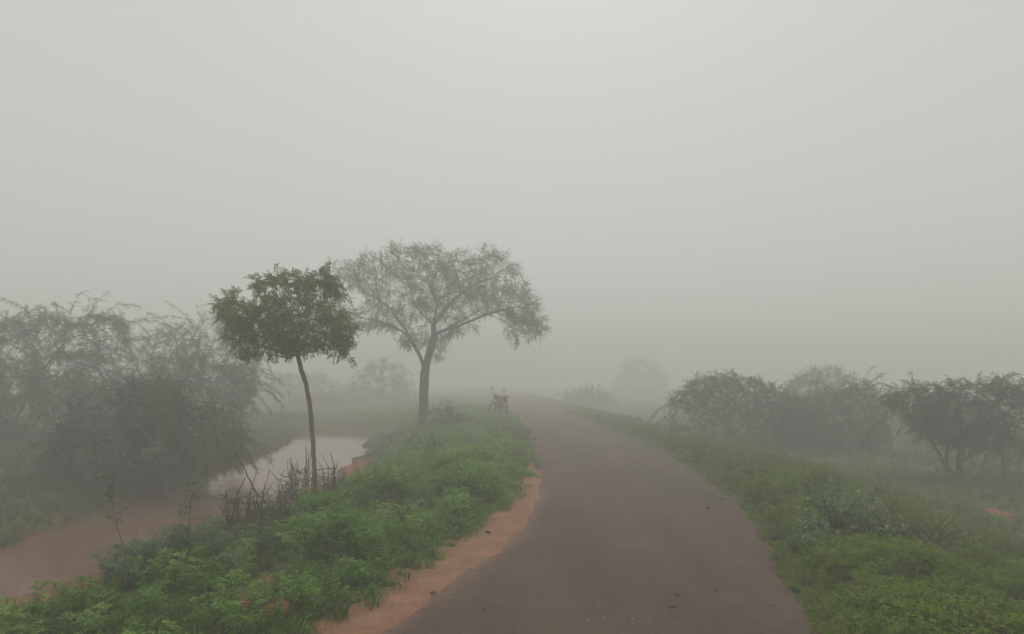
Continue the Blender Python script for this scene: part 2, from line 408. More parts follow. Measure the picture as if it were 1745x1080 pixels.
def leaf(V, Q, T, base, d, side, L, W, droop, tint):
    n = sum(len(v) for v in V)
    d = d / np.linalg.norm(d); side = side / np.linalg.norm(side)
    mid = base + d * L * .5 + np.array([0, 0, 0.08 * L])
    V.append(np.array([base, mid + side * W / 2, base + d * L - np.array([0, 0, droop * L]), mid - side * W / 2]))
    Q.append([n, n + 1, n + 2, n + 3]); T.extend([tint] * 4)

def spray(kind, seed):
    g = np.random.default_rng(seed); V, Q, T = [], [], []
    if kind == 'feather':
        steps, L, W = 9, .26, .055
    elif kind == 'broad':
        steps, L, W = 6, .34, .15
    else:
        steps, L, W = 7, .20, .065
    p = np.zeros(3); d = np.array([1., 0, .12])
    for k in range(steps):
        q = p + d * (1 / steps); d = d + np.array([0, g.normal(0, .05), -.09])
        n = sum(len(v) for v in V)
        V.append(np.array([p, p + [0, .008, 0], q + [0, .006, 0], q])); Q.append([n, n + 1, n + 2, n + 3]); T.extend([.2] * 4)
        for sgn in (-1, 1):
            dd = np.array([.55 + g.normal(0, .15), sgn * 1.0, g.normal(-.1, .25)])
            leaf(V, Q, T, q, dd, np.cross(dd, [0, 0, 1]) + g.normal(0, .3, 3), L * g.uniform(.7, 1.15) * (1 - .4 * k / steps), W, .15, .5 + g.normal(0, .14))
        p = q
    return np.concatenate(V), np.array(Q), np.array(T)
SPR = {k: [spray(k, s) for s in range(4)] for k in ('feather', 'broad', 'fine')}

def herb(seed, stems=17, R=.18, H=.24, leaves=9, L=.042, W=.025):
    """a mound: arching stems with leaves along them"""
    g = np.random.default_rng(seed); V, Q, T = [], [], []
    for s in range(stems):
        a = g.random() * 2 * math.pi; r = R * math.sqrt(g.random()); h = H * g.uniform(.55, 1.1) * (1 - .35 * (r / R) ** 2)
        tip = np.array([math.cos(a) * r, math.sin(a) * r, h])
        for k in range(leaves):
            f = .25 + .75 * (k + g.random()) / leaves
            p = tip * np.array([f, f, f ** .7])
            b = a + g.normal(0, 1.3); e = g.normal(.25, .45)
            dd = np.array([math.cos(b), math.sin(b), e]); sd = np.cross(dd, [0, 0, 1]) + g.normal(0, .35, 3)
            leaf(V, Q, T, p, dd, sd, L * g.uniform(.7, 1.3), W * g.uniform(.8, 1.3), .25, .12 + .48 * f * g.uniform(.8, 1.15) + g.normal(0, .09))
    return np.concatenate(V), np.array(Q), np.array(T)

def tuft(seed, n=26, H=.20, R=.06):
    g = np.random.default_rng(seed); V, Q, T = [], [], []
    for k in range(n):
        a = g.random() * 2 * math.pi; h = H * g.uniform(.5, 1.2); o = g.random() * R; lean = g.uniform(.15, .8)
        p0 = np.array([math.cos(a) * o, math.sin(a) * o, 0]); d = np.array([math.cos(a), math.sin(a), 0]); s = np.array([-d[1], d[0], 0]) * .0035
        p1 = p0 + d * h * lean * .35 + [0, 0, h * .6]; p2 = p0 + d * h * lean + [0, 0, h * (1 - .3 * lean)]
        c = .35 + g.normal(0, .16); m = sum(len(v) for v in V)
        V.append(np.array([p0 - s, p0 + s, p1 + s, p1 - s, p2])); Q += [[m, m + 1, m + 2, m + 3], [m + 3, m + 2, m + 4, m + 4]]; T += [c - .1, c - .1, c, c, c + .15]
    V = np.concatenate(V); Q = [q if q[3] != q[2] else [q[0], q[1], q[2], q[2]] for q in Q]
    # avoid degenerate quads: give the tip a twin vertex
    V2, Q2, T2 = list(V), [], list(T)
    for q in Q:
        if q[2] == q[3]:
            V2.append(V[q[2]] + [.001, .001, 0]); T2.append(T[q[2]]); Q2.append([q[0], q[1], q[2], len(V2) - 1])
        else: Q2.append(q)
    return np.array(V2), np.array(Q2), np.array(T2)

def weed(seed, H=.5, n=13):
    """upright stem with feathered leaves"""
    g = np.random.default_rng(seed); mb = MB()
    for s in range(5):
        a = g.random() * 6.28; top = np.array([math.cos(a) * .16 * g.random() * 2, math.sin(a) * .16, H * g.uniform(.6, 1.05)])
        pts = [top * [f ** 1.4, f ** 1.4, f] for f in np.linspace(0, 1, 4)]
        mb.tube(pts, [.004, .003, .002, .001], 4, .2, cap=False)
        k = n; f = g.uniform(.2, 1, k); P = top[None] * np.stack([f ** 1.4, f ** 1.4, f], 1)
        b = g.random(k) * 6.28; D = np.stack([np.cos(b), np.sin(b), g.uniform(-.1, .6, k)], 1)
        place(mb, SPR['broad'][s % 4], P, rot_to(D, g.normal(0, .3, k)), g.uniform(.08, .13, k), g.normal(0, .08, k))
    return mb.arrays()
HERB = [herb(40), herb(41, 20, .15, .20, 10, .028, .017), herb(42, 14, .20, .26, 8, .050, .026), herb(43), herb(44, 20, .17, .18, 9, .032, .022)]
HERBC = [herb(60 + s, 13, .20, .20, 6, .055, .033) for s in range(3)]     # coarser, for the distance
TUFT = [tuft(80 + s) for s in range(4)]
WEED = [weed(90 + s) for s in range(3)]

def points(n, xlo, xhi, ylo, yhi, g, power=1.0):
    """n points between two edge curves, denser near the camera"""
    y = ylo + (yhi - ylo) * g.random(n) ** power; u = g.random(n)
    return xlo(y) * (1 - u) + xhi(y) * u, y

CLEAR = [gp(440, 912), gp(535, 858), gp(488, 862)]
def scatter(name, label, cat, mat, protos, x, y, scale, tint, keep, g, tilt=.18, lift=None):
    keep = np.asarray(keep)
    if not name.startswith(('field', 'far')):
        near = np.min([np.hypot(x - c_[0], (y - c_[1] + .30) / 1.7) for c_ in CLEAR], axis=0)
        keep = keep & ((near > .42) | (g.random(len(x)) < .16)); scale = scale * np.where(near < .6, .6, 1)
        tt = (XL(y) - x) / np.maximum(XL(y) - XS(y), .5)
        if name != 'verge_grass': keep = keep & ~((tt > .66 + .12 * vnoise(x, y, .5, 88)) & (y < 9.3) & (x < 0))
    if lift is not None: lift = np.where(keep, lift, 0)
    x, y, scale, tint = x[keep], y[keep], scale[keep], tint[keep]
    mb = MB(); pos = np.stack([x, y, height(x, y) - .015 + (0 if lift is None else lift[keep])], 1); which = g.integers(0, len(protos), len(x))
    for v, pr in enumerate(protos):
        s = which == v; place(mb, pr, pos[s], yaw_tilt(int(s.sum()), g, tilt), scale[s], tint[s])
    o = mb.build(name, mat); return tag(o, label, cat, kind='stuff')

g = np.random.default_rng(5)
def verge_left(n, ylo, yhi, power=1.3):
    x, y = points(n, lambda y: XS(y) + .15, lambda y: XL(y) + .10 , ylo, yhi, g, power); t = (XL(y) - x) / (XL(y) - XS(y))
    sm = soil_mask(x, y) * (t > .07); cl = vnoise(x, y, .55, 41) * .6 + vnoise(x, y, 1.6, 42) * .4
    return x, y, t, sm, cl
# left verge, near
x, y, t, sm, cl = verge_left(4200, 3.8, 13, 1.15)
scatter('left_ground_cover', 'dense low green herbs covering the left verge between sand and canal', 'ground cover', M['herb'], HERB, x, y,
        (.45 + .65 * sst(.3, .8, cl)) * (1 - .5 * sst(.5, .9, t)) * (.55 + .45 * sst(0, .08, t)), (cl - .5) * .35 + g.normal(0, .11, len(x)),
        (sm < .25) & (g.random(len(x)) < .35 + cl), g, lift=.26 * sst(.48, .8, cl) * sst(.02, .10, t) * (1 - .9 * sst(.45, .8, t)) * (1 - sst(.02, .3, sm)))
x, y, t, sm, cl = verge_left(3600, 12.5, 45, 1.5)
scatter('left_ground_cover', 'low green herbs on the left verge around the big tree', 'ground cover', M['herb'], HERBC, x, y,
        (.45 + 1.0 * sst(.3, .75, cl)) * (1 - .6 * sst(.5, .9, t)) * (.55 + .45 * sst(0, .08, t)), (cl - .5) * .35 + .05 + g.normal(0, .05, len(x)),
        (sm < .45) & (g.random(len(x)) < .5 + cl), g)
x, y, t, sm, cl = verge_left(1900, 3.8, 30, 1.5)
scatter('verge_grass', 'tufts of green grass between the herbs of the left verge', 'grass', M['grass'], TUFT, x, y, g.uniform(.5, 1.15, len(x)), g.normal(0, .08, len(x)),
        (sm < .45), g)
x, y, t, sm, cl = verge_left(420, 3.9, 22, 1.3)
scatter('verge_weeds', 'taller leafy weeds standing up out of the left ground cover', 'weeds', M['herb'], WEED, x, y, g.uniform(.35, .8, len(x)), g.normal(.12, .12, len(x)), (sm < .05) & (t > .06) & (t < .8), g)
DRY = [tuft(300 + s, 9, .42, .05) for s in range(3)]
x, y, t, sm, cl = verge_left(260, 3.9, 26, 1.3)
scatter('dry_grass', 'thin dry straw coloured stalks among the herbs of the left verge', 'dry grass', M['grass'], DRY, x, y, g.uniform(.5, 1.0, len(x)), g.normal(.62, .08, len(x)), t > .05, g)
# bluish weeds in the near left
c = gp(285, 975); x = c[0] + g.normal(0, .42, 45); y = c[1] + g.normal(0, .45, 45)
scatter('left_ground_cover', 'bluish green feathery weeds standing at the near left of the canal bank', 'weeds', M['herb_blue'], WEED, x, y, g.uniform(.45, .95, 45), g.normal(.12, .08, 45), (x > XS(y) + .2) & (soil_mask(x, y) < .3), g)
# right verge
def verge_right(n, ylo, yhi, wdt, power=1.3):
    y = ylo + (yhi - ylo) * g.random(n) ** power; s = wdt * g.random(n); x = XR(y) - .05 + s
    cl = vnoise(x, y, .6, 51) * .6 + vnoise(x, y, 1.8, 52) * .4
    return x, y, s, cl
x, y, s, cl = verge_right(3600, 3.5, 13, 2.2, 1.1)
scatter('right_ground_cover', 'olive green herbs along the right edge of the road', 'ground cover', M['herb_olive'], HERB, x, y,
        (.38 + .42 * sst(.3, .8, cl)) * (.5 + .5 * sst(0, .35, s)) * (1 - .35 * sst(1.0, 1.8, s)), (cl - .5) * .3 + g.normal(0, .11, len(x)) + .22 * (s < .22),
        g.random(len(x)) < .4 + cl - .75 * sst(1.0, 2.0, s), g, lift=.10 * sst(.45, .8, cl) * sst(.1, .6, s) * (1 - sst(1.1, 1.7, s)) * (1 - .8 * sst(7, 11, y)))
x, y, s, cl = verge_right(330, 3.6, 20, 2.0, 1.2)
scatter('verge_weeds', 'taller leafy weeds standing up out of the right ground cover', 'weeds', M['herb_olive'], WEED, x, y, g.uniform(.35, .8, len(x)), g.normal(.0, .12, len(x)), s > .2, g)
x, y, s, cl = verge_right(420, 3.6, 22, 5.0, 1.2)
scatter('dry_grass', 'thin dry straw coloured stalks among the herbs of the right verge', 'dry grass', M['grass'], DRY, x, y, g.uniform(.4, .9, len(x)), g.normal(.62, .08, len(x)), s > .1, g)
x, y, s, cl = verge_right(1900, 12.5, 45, 2.2, 1.4)
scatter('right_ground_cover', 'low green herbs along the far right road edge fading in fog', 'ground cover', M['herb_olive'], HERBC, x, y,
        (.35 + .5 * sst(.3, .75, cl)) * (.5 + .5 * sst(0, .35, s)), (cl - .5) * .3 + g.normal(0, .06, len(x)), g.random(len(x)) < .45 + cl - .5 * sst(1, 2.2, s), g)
x, y, s, cl = verge_right(9000, 3.5, 34, 12, 1.5)
scatter('field_grass', 'short grass of the low field right of the road', 'grass', M['grass'], TUFT, x, y, g.uniform(.35, .85, len(x)) + .5 * (cl > .62), .2 + (cl - .5) * .35 + g.normal(0, .10, len(x)),
        (s > .3) & (soil_mask(x, y) < .4), g)
x, y, s, cl = verge_right(1300, 3.5, 26, 11, 1.4)
scatter('field_herbs', 'scattered low herbs in the field right of the road', 'ground cover', M['herb_olive'], HERBC, x, y, g.uniform(.3, .8, len(x)), (cl - .5) * .3 + g.normal(0, .06, len(x)), (s > 1.8) & (cl > .42), g)
# far bank of the canal
y = 8 + 34 * g.random(7000) ** 1.3; s = .1 + 7 * g.random(len(y)); x = XF(y) - s
scatter('far_bank_grass', 'dull green grass on the far bank of the canal under the shrubs', 'grass', M['grass'], TUFT, x, y, g.uniform(.5, 1.2, len(x)), g.normal(-.08, .08, len(x)), s > .25 * g.random(len(x)), g)

# ------------------------------------------------------------------ trees and shrubs
def inpoly(P, x, y):
    c = np.zeros(len(x), bool); n = len(P); j = n - 1
    for i in range(n):
        xi, yi = P[i]; xj, yj = P[j]
        hit = ((yi > y) != (yj > y)) & (x < (xj - xi) * (y - yi) / (yj - yi + 1e-9) + xi); c ^= hit; j = i
    return c

def envelope(poly, Y, depth, n, g, clump=.0):
    """attraction points filling the crown's volume; poly is the crown's outline, depth its half thickness"""
    P = np.array(poly, float); lo, hi = P.min(0), P.max(0); c = P.mean(0); res = []
    segA = P; segB = np.roll(P, -1, 0)
    while sum(len(r) for r in res) < n:
        q = lo + (hi - lo) * g.random((n, 2)); q = q[inpoly(P, q[:, 0], q[:, 1])]
        d = segB - segA; tt = np.clip(((q[:, None] - segA) * d).sum(2) / (d * d).sum(1), 0, 1)
        dist = np.linalg.norm(q[:, None] - (segA + tt[..., None] * d), axis=2).min(1)
        dn = dist / (.35 * (hi - lo).min()); k = depth * np.sqrt(np.clip(dn, .06, 1))
        Yq = Y + k * g.uniform(-1, 1, len(q))
        W = np.array([at(a, b_, yy) for (a, b_), yy in zip(q, Yq)]) if len(q) else np.zeros((0, 3))
        # keep the outline a solid of its own: perspective of the depth offset is undone about the crown's middle
        W0 = np.array([at(a, b_, Y) for a, b_ in q]) if len(q) else W
        W = np.stack([W0[:, 0], Yq, W0[:, 2]], 1)
        if clump:
            keep = (vnoise(W[:, 0] + W[:, 1] * .7, W[:, 2] - W[:, 1] * .5, clump, 77) > .36); W = W[keep]
        res.append(W)
    return np.concatenate(res)[:n]

def resample(p, step):
    p = np.asarray(p, float); d = np.linalg.norm(np.diff(p, axis=0), axis=1); s = np.r_[0, np.cumsum(d)]
    n = max(2, int(s[-1] / step) + 1); q = np.linspace(0, s[-1], n)
    return np.stack([np.interp(q, s, p[:, k]) for k in range(3)], 1)

def colonize(seeds, A, step, infl, kill, g, iters=160, wander=.18, trop=0.0):
    pos, par = [], []
    for si, pl in enumerate(seeds):
        p = resample(pl, step); k0 = 0
        if si == 0: pos.append(p[0]); par.append(-1); last = 0
        else:
            d = np.linalg.norm(np.array(pos) - p[0], axis=1); last = int(d.argmin())
        for q in p[1:]:
            pos.append(q + g.normal(0, .04 * step, 3)); par.append(last); last = len(pos) - 1
    pos = np.array(pos); par = list(par)
    D = np.linalg.norm(A[:, None] - pos[None], axis=2); near = D.argmin(1); nd = D.min(1); alive = nd > kill
    for it in range(iters):
        m = alive & (nd < infl)
        if not m.any():
            if not alive.any(): break
            infl *= 1.4
            if infl > 6: break
            continue
        idx = near[m]; dv = A[m] - pos[idx]; dv /= np.linalg.norm(dv, axis=1)[:, None] + 1e-9
        un, inv = np.unique(idx, return_inverse=True); s = np.zeros((len(un), 3)); np.add.at(s, inv, dv)
        s += g.normal(0, wander, s.shape); s[:, 2] += trop; s /= np.linalg.norm(s, axis=1)[:, None] + 1e-9
        newp = pos[un] + s * step
        dmin = np.linalg.norm(newp[:, None] - pos[None], axis=2).min(1); ok = dmin > step * .35
        if not ok.any(): alive[m] &= g.random(int(m.sum())) > .5; continue
        newp = newp[ok]; base = len(pos); pos = np.vstack([pos, newp]); par += list(un[ok])
        d2 = np.linalg.norm(A[:, None] - newp[None], axis=2); a2 = d2.argmin(1); m2 = d2.min(1)
        up = m2 < nd; near[up] = base + a2[up]; nd[up] = m2[up]; alive &= nd > kill
        if len(pos) > 5200: break
    return pos, np.array(par)

def grow_tree(name, label, cat, base, seeds, A, mats, step=.12, infl=1.2, kill=.2, rbase=.1, rtip=.004, kind='feather',
              leafsize=(.2, .32), per=3, thin=3, droop=.35, seed=1, group=None, trop=0., wisps=(), leafz=None, tint=0., keepleaf=1., wispleaf=.8, rexp=.62, crown_name='crown', flare=1.25):
    g = np.random.default_rng(seed)
    root = empty(name, base, label, cat, group)
    pos, par = colonize(seeds, A, step, infl, kill, g, trop=trop)
    nw0 = len(pos)
    for wpl in wisps:                                   # long bare shoots standing out of the crown
        p = resample(wpl, step * .7); d = np.linalg.norm(pos - p[0], axis=1); last = int(d.argmin()); add, pp = [], []
        for q in p: add.append(q + g.normal(0, .03 * step, 3)); pp.append(last); last = len(pos) + len(add) - 1
        pos = np.vstack([pos, add]); par = np.r_[par, pp]
    n = len(pos); kids = np.bincount(par[par >= 0], minlength=n); tips = (kids == 0).astype(float)
    order = range(n - 1, 0, -1)
    for k in order: tips[par[k]] += tips[k]
    r = np.maximum(rtip * np.minimum(tips, 40) ** .3, rbase * (tips / tips[0]) ** rexp)
    # frames and rings
    d = pos - pos[np.maximum(par, 0)]; d[0] = [0, 0, 1]; d /= np.linalg.norm(d, axis=1)[:, None] + 1e-9
    ref = np.array([.31, .90, .18]); u = np.cross(d, ref); u /= np.linalg.norm(u, axis=1)[:, None] + 1e-9; v = np.cross(d, u)
    r[0] *= flare
    for sides, sel, nm in ((7, r > 0, 'trunk'),):
        idx = np.where(sel & (par >= 0))[0]
        if not len(idx): continue
        a = np.arange(sides) * 2 * math.pi / sides
        ring = lambda ii, rr: pos[ii][:, None] + rr[:, None, None] * (np.cos(a)[None, :, None] * u[ii][:, None] + np.sin(a)[None, :, None] * v[ii][:, None])
        pi = par[idx]
        # parent's ring is drawn in the child's frame when the turn is sharp
        dot = (d[idx] * d[pi]).sum(1); sharp = (dot < .6) | (r[pi] > 2 * r[idx])
        ra = ring(pi, np.minimum(r[pi], r[idx] * 1.6)); rb = ring(idx, r[idx])
        alt = pos[pi][:, None] + np.minimum(r[pi], r[idx] * 1.25)[:, None, None] * (np.cos(a)[None, :, None] * u[idx][:, None] + np.sin(a)[None, :, None] * v[idx][:, None])
        ra = np.where(sharp[:, None, None], alt, ra)
        Vv = np.concatenate([ra, rb], 1).reshape(-1, 3); q = np.arange(sides); q2 = (q + 1) % sides
        Qq = np.stack([q, q2, q2 + sides, q + sides], 1)[None] + (np.arange(len(idx)) * 2 * sides)[:, None, None]
        smesh(nm, Vv - np.array(base), Qq.reshape(-1, 4), None, mats[0], root, smooth=True)
    # foliage
    cand = np.where((tips <= thin) & (np.arange(n) > 0))[0]
    if leafz is not None: cand = cand[(pos[cand, 2] > leafz) | (g.random(len(cand)) < .25)]
    cand = cand[g.random(len(cand)) < keepleaf * np.where(cand >= nw0, wispleaf, 1)]
    L = np.repeat(cand, per); c0 = A.mean(0) if len(A) else pos.mean(0)
    outw = pos[L] - c0; outw /= np.linalg.norm(outw, axis=1)[:, None] + 1e-9
    D = d[L] * .8 + outw * .35 + g.normal(0, .62, (len(L), 3)); D[:, 2] -= droop * g.random(len(L))
    isw = L >= nw0
    D[isw] = d[L[isw]] * .9 + g.normal(0, .35, (int(isw.sum()), 3)); D[isw, 2] -= .5 * g.random(int(isw.sum()))
    mb = MB(); which = g.integers(0, 4, len(L)); sc = g.uniform(leafsize[0], leafsize[1], len(L)) * np.where(isw, .55, 1)
    fr = g.normal(.28, .25, 4000); tn = tint + g.normal(0, .10, len(L)) + np.where(isw, fr[(L // 9) % 4000], 0) + .22 * (vnoise(pos[L, 0] * 1.3 + pos[L, 1], pos[L, 2] * 1.3, .6, seed) - .5) * 2
    P = pos[L] + g.normal(0, step * .25, (len(L), 3)) * np.where(isw, .2, 1)[:, None]
    for k in range(4):
        s = which == k; place(mb, SPR[kind][k], P[s], rot_to(D[s], g.normal(0, .5, int(s.sum()))), sc[s], tn[s])
    mb.build(crown_name, mats[1], root, origin=base)
    return root, pos

def px3(lst, Y, dy=None):
    return [at(a, b_, Y + (0 if dy is None else dy[k])) for k, (a, b_) in enumerate(lst)]
g = np.random.default_rng(3)

# small young tree by the canal
TY = 11.6
base = at(537, 842, TY); base[2] = float(height(base[0], base[1])) - .03
trunk = [base] + px3([(536, 800), (533, 750), (529, 700), (522, 655), (512, 625), (508, 606)], TY)
limbs = [[at(508, 606, TY), at(480, 601, TY + .1), at(450, 590, TY + .25), at(420, 575, TY + .3)],
         [at(508, 606, TY), at(540, 596, TY - .1), at(562, 575, TY - .2), at(580, 550, TY - .3)],
         [at(508, 606, TY), at(505, 570, TY), at(490, 530, TY - .1)],
         [at(508, 606, TY), at(530, 560, TY + .2), at(545, 520, TY + .2)],
         [at(560, 578, TY - .2), at(580, 590, TY - .25), at(596, 606, TY - .3)]]
poly = [(366, 535), (372, 508), (400, 498), (428, 492), (434, 474), (470, 466), (500, 474), (530, 462), (558, 456), (572, 478), (592, 510), (606, 545), (602, 580),
        (585, 606), (560, 592), (520, 598), (480, 604), (450, 612), (420, 604), (395, 585), (378, 560)]
pc = np.mean(poly, 0); poly = [tuple(pc + (np.array(q) - pc) * (.97, .96)) for q in poly]
A = envelope(poly, TY, .9, 1450, g, clump=.24)
grow_tree('young_tree', 'slender young tree with a bare bent trunk and dense green crown at the canal edge', 'tree', base, [trunk] + limbs, A,
          (M['bark_pale'], M['young']), step=.075, infl=.6, kill=.085, rbase=.034, rtip=.0024, kind='broad', leafsize=(.10, .19), per=3, thin=3, droop=.9, seed=4, flare=1.1, tint=.1)

# big umbrella shaped acacia
BY = 27.5
base = at(720, 728, BY); base[2] = float(height(base[0], base[1])) - .05
trunk = [base] + px3([(721, 700), (722, 665), (723, 640), (727, 615), (736, 590), (740, 572)], BY)
J = at(723, 628, BY)
limbs = [[J, at(713, 602, BY), at(702, 582, BY - .4), at(682, 562, BY - .8), at(650, 548, BY - 1.2), at(612, 540, BY - 1.5)],
         [at(740, 572, BY), at(756, 562, BY - .2), at(790, 552, BY - .5), at(838, 532, BY - .9), at(885, 522, BY - 1.1)],
         [at(740, 572, BY), at(738, 553, BY), at(722, 538, BY + .5), at(708, 520, BY + .9), at(700, 500, BY + 1.2)],
         [at(739, 555, BY), at(760, 525, BY + .2), at(785, 500, BY + .3), at(815, 482, BY + .5), at(850, 470, BY + .8)],
         [at(702, 582, BY - .4), at(690, 560, BY + .3), at(660, 520, BY + 1.4), at(620, 495, BY + 2)],
         [at(785, 500, BY + .3), at(780, 470, BY - .6), at(770, 445, BY - 1)],
         [at(739, 555, BY), at(745, 520, BY - 1.3), at(730, 480, BY - 2)],
         [at(756, 562, BY - .2), at(790, 545, BY + 1.2), at(830, 520, BY + 2.2)]]
poly = [(540, 475), (560, 448), (605, 440), (640, 420), (700, 412), (760, 418), (800, 424), (830, 418), (872, 430), (895, 462), (905, 490), (925, 520), (942, 562),
        (915, 585), (880, 588), (850, 570), (812, 556), (785, 572), (770, 605), (752, 625), (742, 595), (700, 592), (682, 600), (672, 566), (635, 560), (600, 572), (575, 545), (560, 510)]
pc = np.mean(poly, 0); poly = [tuple(pc + (np.array(q) - pc) * (.97, .95)) for q in poly]
A = envelope(poly, BY, 3.4, 1900, g, clump=.8)
wis = [[at(760 + a, 555, BY - .8 + .3 * k), at(762 + a, 575, BY - .8 + .3 * k), at(764 + a, 596 + 8 * (k % 2), BY - .8 + .3 * k)] for k, a in enumerate((85, 125, -110))]
grow_tree('acacia_tree', 'large umbrella shaped acacia tree with sparse feathery crown on the left verge', 'tree', base, [trunk] + limbs, A,
          (M['bark'], M['acacia']), step=.19, infl=1.6, kill=.24, rexp=.70, rbase=.172, rtip=.0055, kind='fine', leafsize=(.16, .34), per=8, thin=4, droop=.2, seed=8, keepleaf=.9, tint=.12, flare=1.35)

def shrub(label, poly, Y, depth, basepx, seed, mat='prosopis', n=800, step=.13, kill=.17, stems=6, name='thorn_shrub', cat='shrub', group=None, wisps=(), per=4,
          leaf=(.20, .36), rbase=.05, kind='feather', droop=.6, tint=0., extra=None, keepleaf=1., thin=4, cl=.55, fronds=46, frl=1.0):
    g = np.random.default_rng(seed + 500)
    A = envelope(poly, Y, depth, n, g, clump=cl); c = A.mean(0)
    b = at(basepx, 600, Y); b[2] = float(height(b[0], Y)) - .04
    if extra: seeds = extra(b)
    else:
        seeds = [[b, b + [0, 0, .12]]]
        for k in range(stems):
            tgt = A[g.integers(len(A))]; tgt = c * .3 + tgt * .7; mid = b * .5 + tgt * .5 + [0, 0, .15 * abs(tgt[0] - b[0])]
            seeds.append([b + [0, 0, .08], mid, tgt])
    P = [ [at(x_, y_, Y + g.uniform(-.3, .3)) for x_, y_ in wl] for wl in wisps]
    for k in range(fronds):
        p = A[g.integers(len(A))]; o_ = p - c; o_[2] = abs(o_[2]) * .6 + .25; o_ /= np.linalg.norm(o_); o_ = o_ + g.normal(0, .35, 3); o_[2] = abs(o_[2]); o_ /= np.linalg.norm(o_)
        L = g.uniform(.5, 1.0) * frl; f = np.linspace(0, 1, 6)[:, None]
        P.append(p + o_ * L * f + np.array([0, 0, -1.0]) * L * .75 * f ** 2.4)
    return grow_tree(name, label, cat, b, seeds, A, (M['bark'], M[mat]), step=step, infl=1.2, kill=kill, rbase=rbase, rtip=.005, kind=kind, leafsize=leaf,
                     per=per, thin=thin, droop=droop, seed=seed, group=group, wisps=P, tint=tint, keepleaf=keepleaf)

GL = 'thorny shrubs on the far bank of the canal'
shrub('dark drooping shrub overhanging the muddy water', [(95, 770), (120, 715), (165, 672), (235, 648), (300, 662), (360, 705), (405, 745), (398, 785), (345, 812), (255, 832), (175, 826), (118, 802)],
      15.6, 1.5, 250, 21, 'prosopis_dark', 1100, droop=.7, group=GL, per=3, cl=.8, fronds=80, frl=.85, leaf=(.22, .42))
shrub('yellowish green shrub mound beside the dark drooping shrub', [(232, 712), (262, 662), (300, 650), (345, 662), (385, 700), (408, 760), (380, 790), (330, 790), (270, 745)],
      15.0, .8, 335, 22, 'prosopis_green', 600, droop=.7, group=GL, per=3, cl=.7, fronds=50, frl=.7)
shrub('tall shrub with long arching shoots at the left edge of the photo', [(-120, 560), (-40, 540), (30, 540), (60, 525), (120, 540), (170, 528), (205, 545), (215, 590), (200, 640), (120, 690), (0, 690), (-120, 680)],
      22.5, 2.0, 20, 23, 'prosopis', 1500, group=GL, per=4, stems=8, step=.15, rbase=.08,
      wisps=[[(118, 560), (122, 525), (132, 502), (142, 498)], [(140, 560), (160, 520), (182, 498)], [(55, 545), (35, 520), (4, 508)], [(120, 535), (100, 520), (90, 516)],
             [(170, 540), (200, 518), (235, 520)], [(190, 560), (230, 545), (275, 540), (250, 532)], [(200, 590), (235, 572), (265, 580)], [(150, 530), (152, 512), (163, 508)], [(190, 600), (225, 610), (240, 600)]])
shrub('loose grey shrub with curling shoots behind the young tree crown', [(222, 612), (250, 575), (300, 552), (335, 556), (365, 530), (400, 535), (432, 575), (440, 640), (402, 690), (300, 690), (232, 660)],
      26.0, 2.1, 330, 24, 'prosopis', 1100, group=GL, per=3, step=.16, rbase=.07,
      wisps=[[(335, 560), (315, 535), (287, 514)], [(345, 545), (335, 522), (350, 518)], [(420, 640), (450, 640), (478, 648)], [(400, 665), (440, 655), (470, 652)], [(300, 560), (270, 548), (245, 545)], [(320, 545), (295, 538), (280, 540)]])
shrub('low dark thicket under the tall left shrub', [(-120, 650), (-20, 640), (100, 632), (210, 652), (232, 700), (190, 760), (110, 775), (0, 745), (-120, 740)],
      20.5, 1.6, 60, 25, 'prosopis', 1200, group=GL, per=4, droop=.9)
shrub('broad hazy shrub joining the two left thickets', [(190, 640), (260, 610), (350, 600), (430, 640), (430, 700), (380, 740), (250, 740), (190, 700)],
      24.0, 1.8, 300, 26, 'prosopis', 1000, group=GL, per=4)
shrub('pale foggy bush behind the acacia trunk', [(602, 655), (618, 622), (650, 610), (690, 622), (708, 660), (706, 705), (655, 716), (606, 705)], 64, 3.4, 655, 27, 'prosopis', 420, step=.2, kill=.28, per=4, leaf=(.35, .6), name='foggy_bush', cat='bush')
shrub('faint low bush in the fog beyond the end of the canal', [(470, 700), (500, 678), (560, 672), (600, 690), (600, 715), (480, 718)], 55, 3.0, 540, 28, 'prosopis_green', 400, step=.2, kill=.3, per=3, leaf=(.35, .6), name='foggy_bush', cat='bush')

GR = 'thorny shrubs in the field right of the road'
shrub('rounded dark shrub nearest the road in the right field', [(1142, 700), (1150, 668), (1180, 648), (1230, 640), (1290, 650), (1335, 664), (1372, 690), (1380, 760), (1330, 782), (1250, 780), (1180, 765), (1142, 735)],
      24.5, 1.9, 1260, 31, 'prosopis', 1300, group=GR, per=4, step=.15, leaf=(.24, .42))
shrub('wide dark shrub in the middle of the right field with two upright shoots', [(1340, 690), (1390, 672), (1440, 660), (1485, 658), (1500, 672), (1505, 705), (1495, 745), (1465, 775), (1400, 788), (1345, 770)],
      24, 1.8, 1430, 32, 'prosopis', 1300, group=GR, per=4, step=.15, leaf=(.24, .42), wisps=[[(1468, 662), (1478, 640), (1484, 629)], [(1475, 658), (1490, 645), (1503, 637)], [(1330, 690), (1320, 665), (1310, 660)], [(1420, 665), (1400, 650), (1385, 648)]])
shrub('pale hazy shrub rising behind the right thicket', [(1345, 650), (1372, 630), (1410, 626), (1450, 640), (1470, 665), (1450, 700), (1350, 700)], 40, 2.4, 1400, 33, 'prosopis', 600, group=GR, step=.2, kill=.25, leaf=(.3, .5))
RY = 17.0
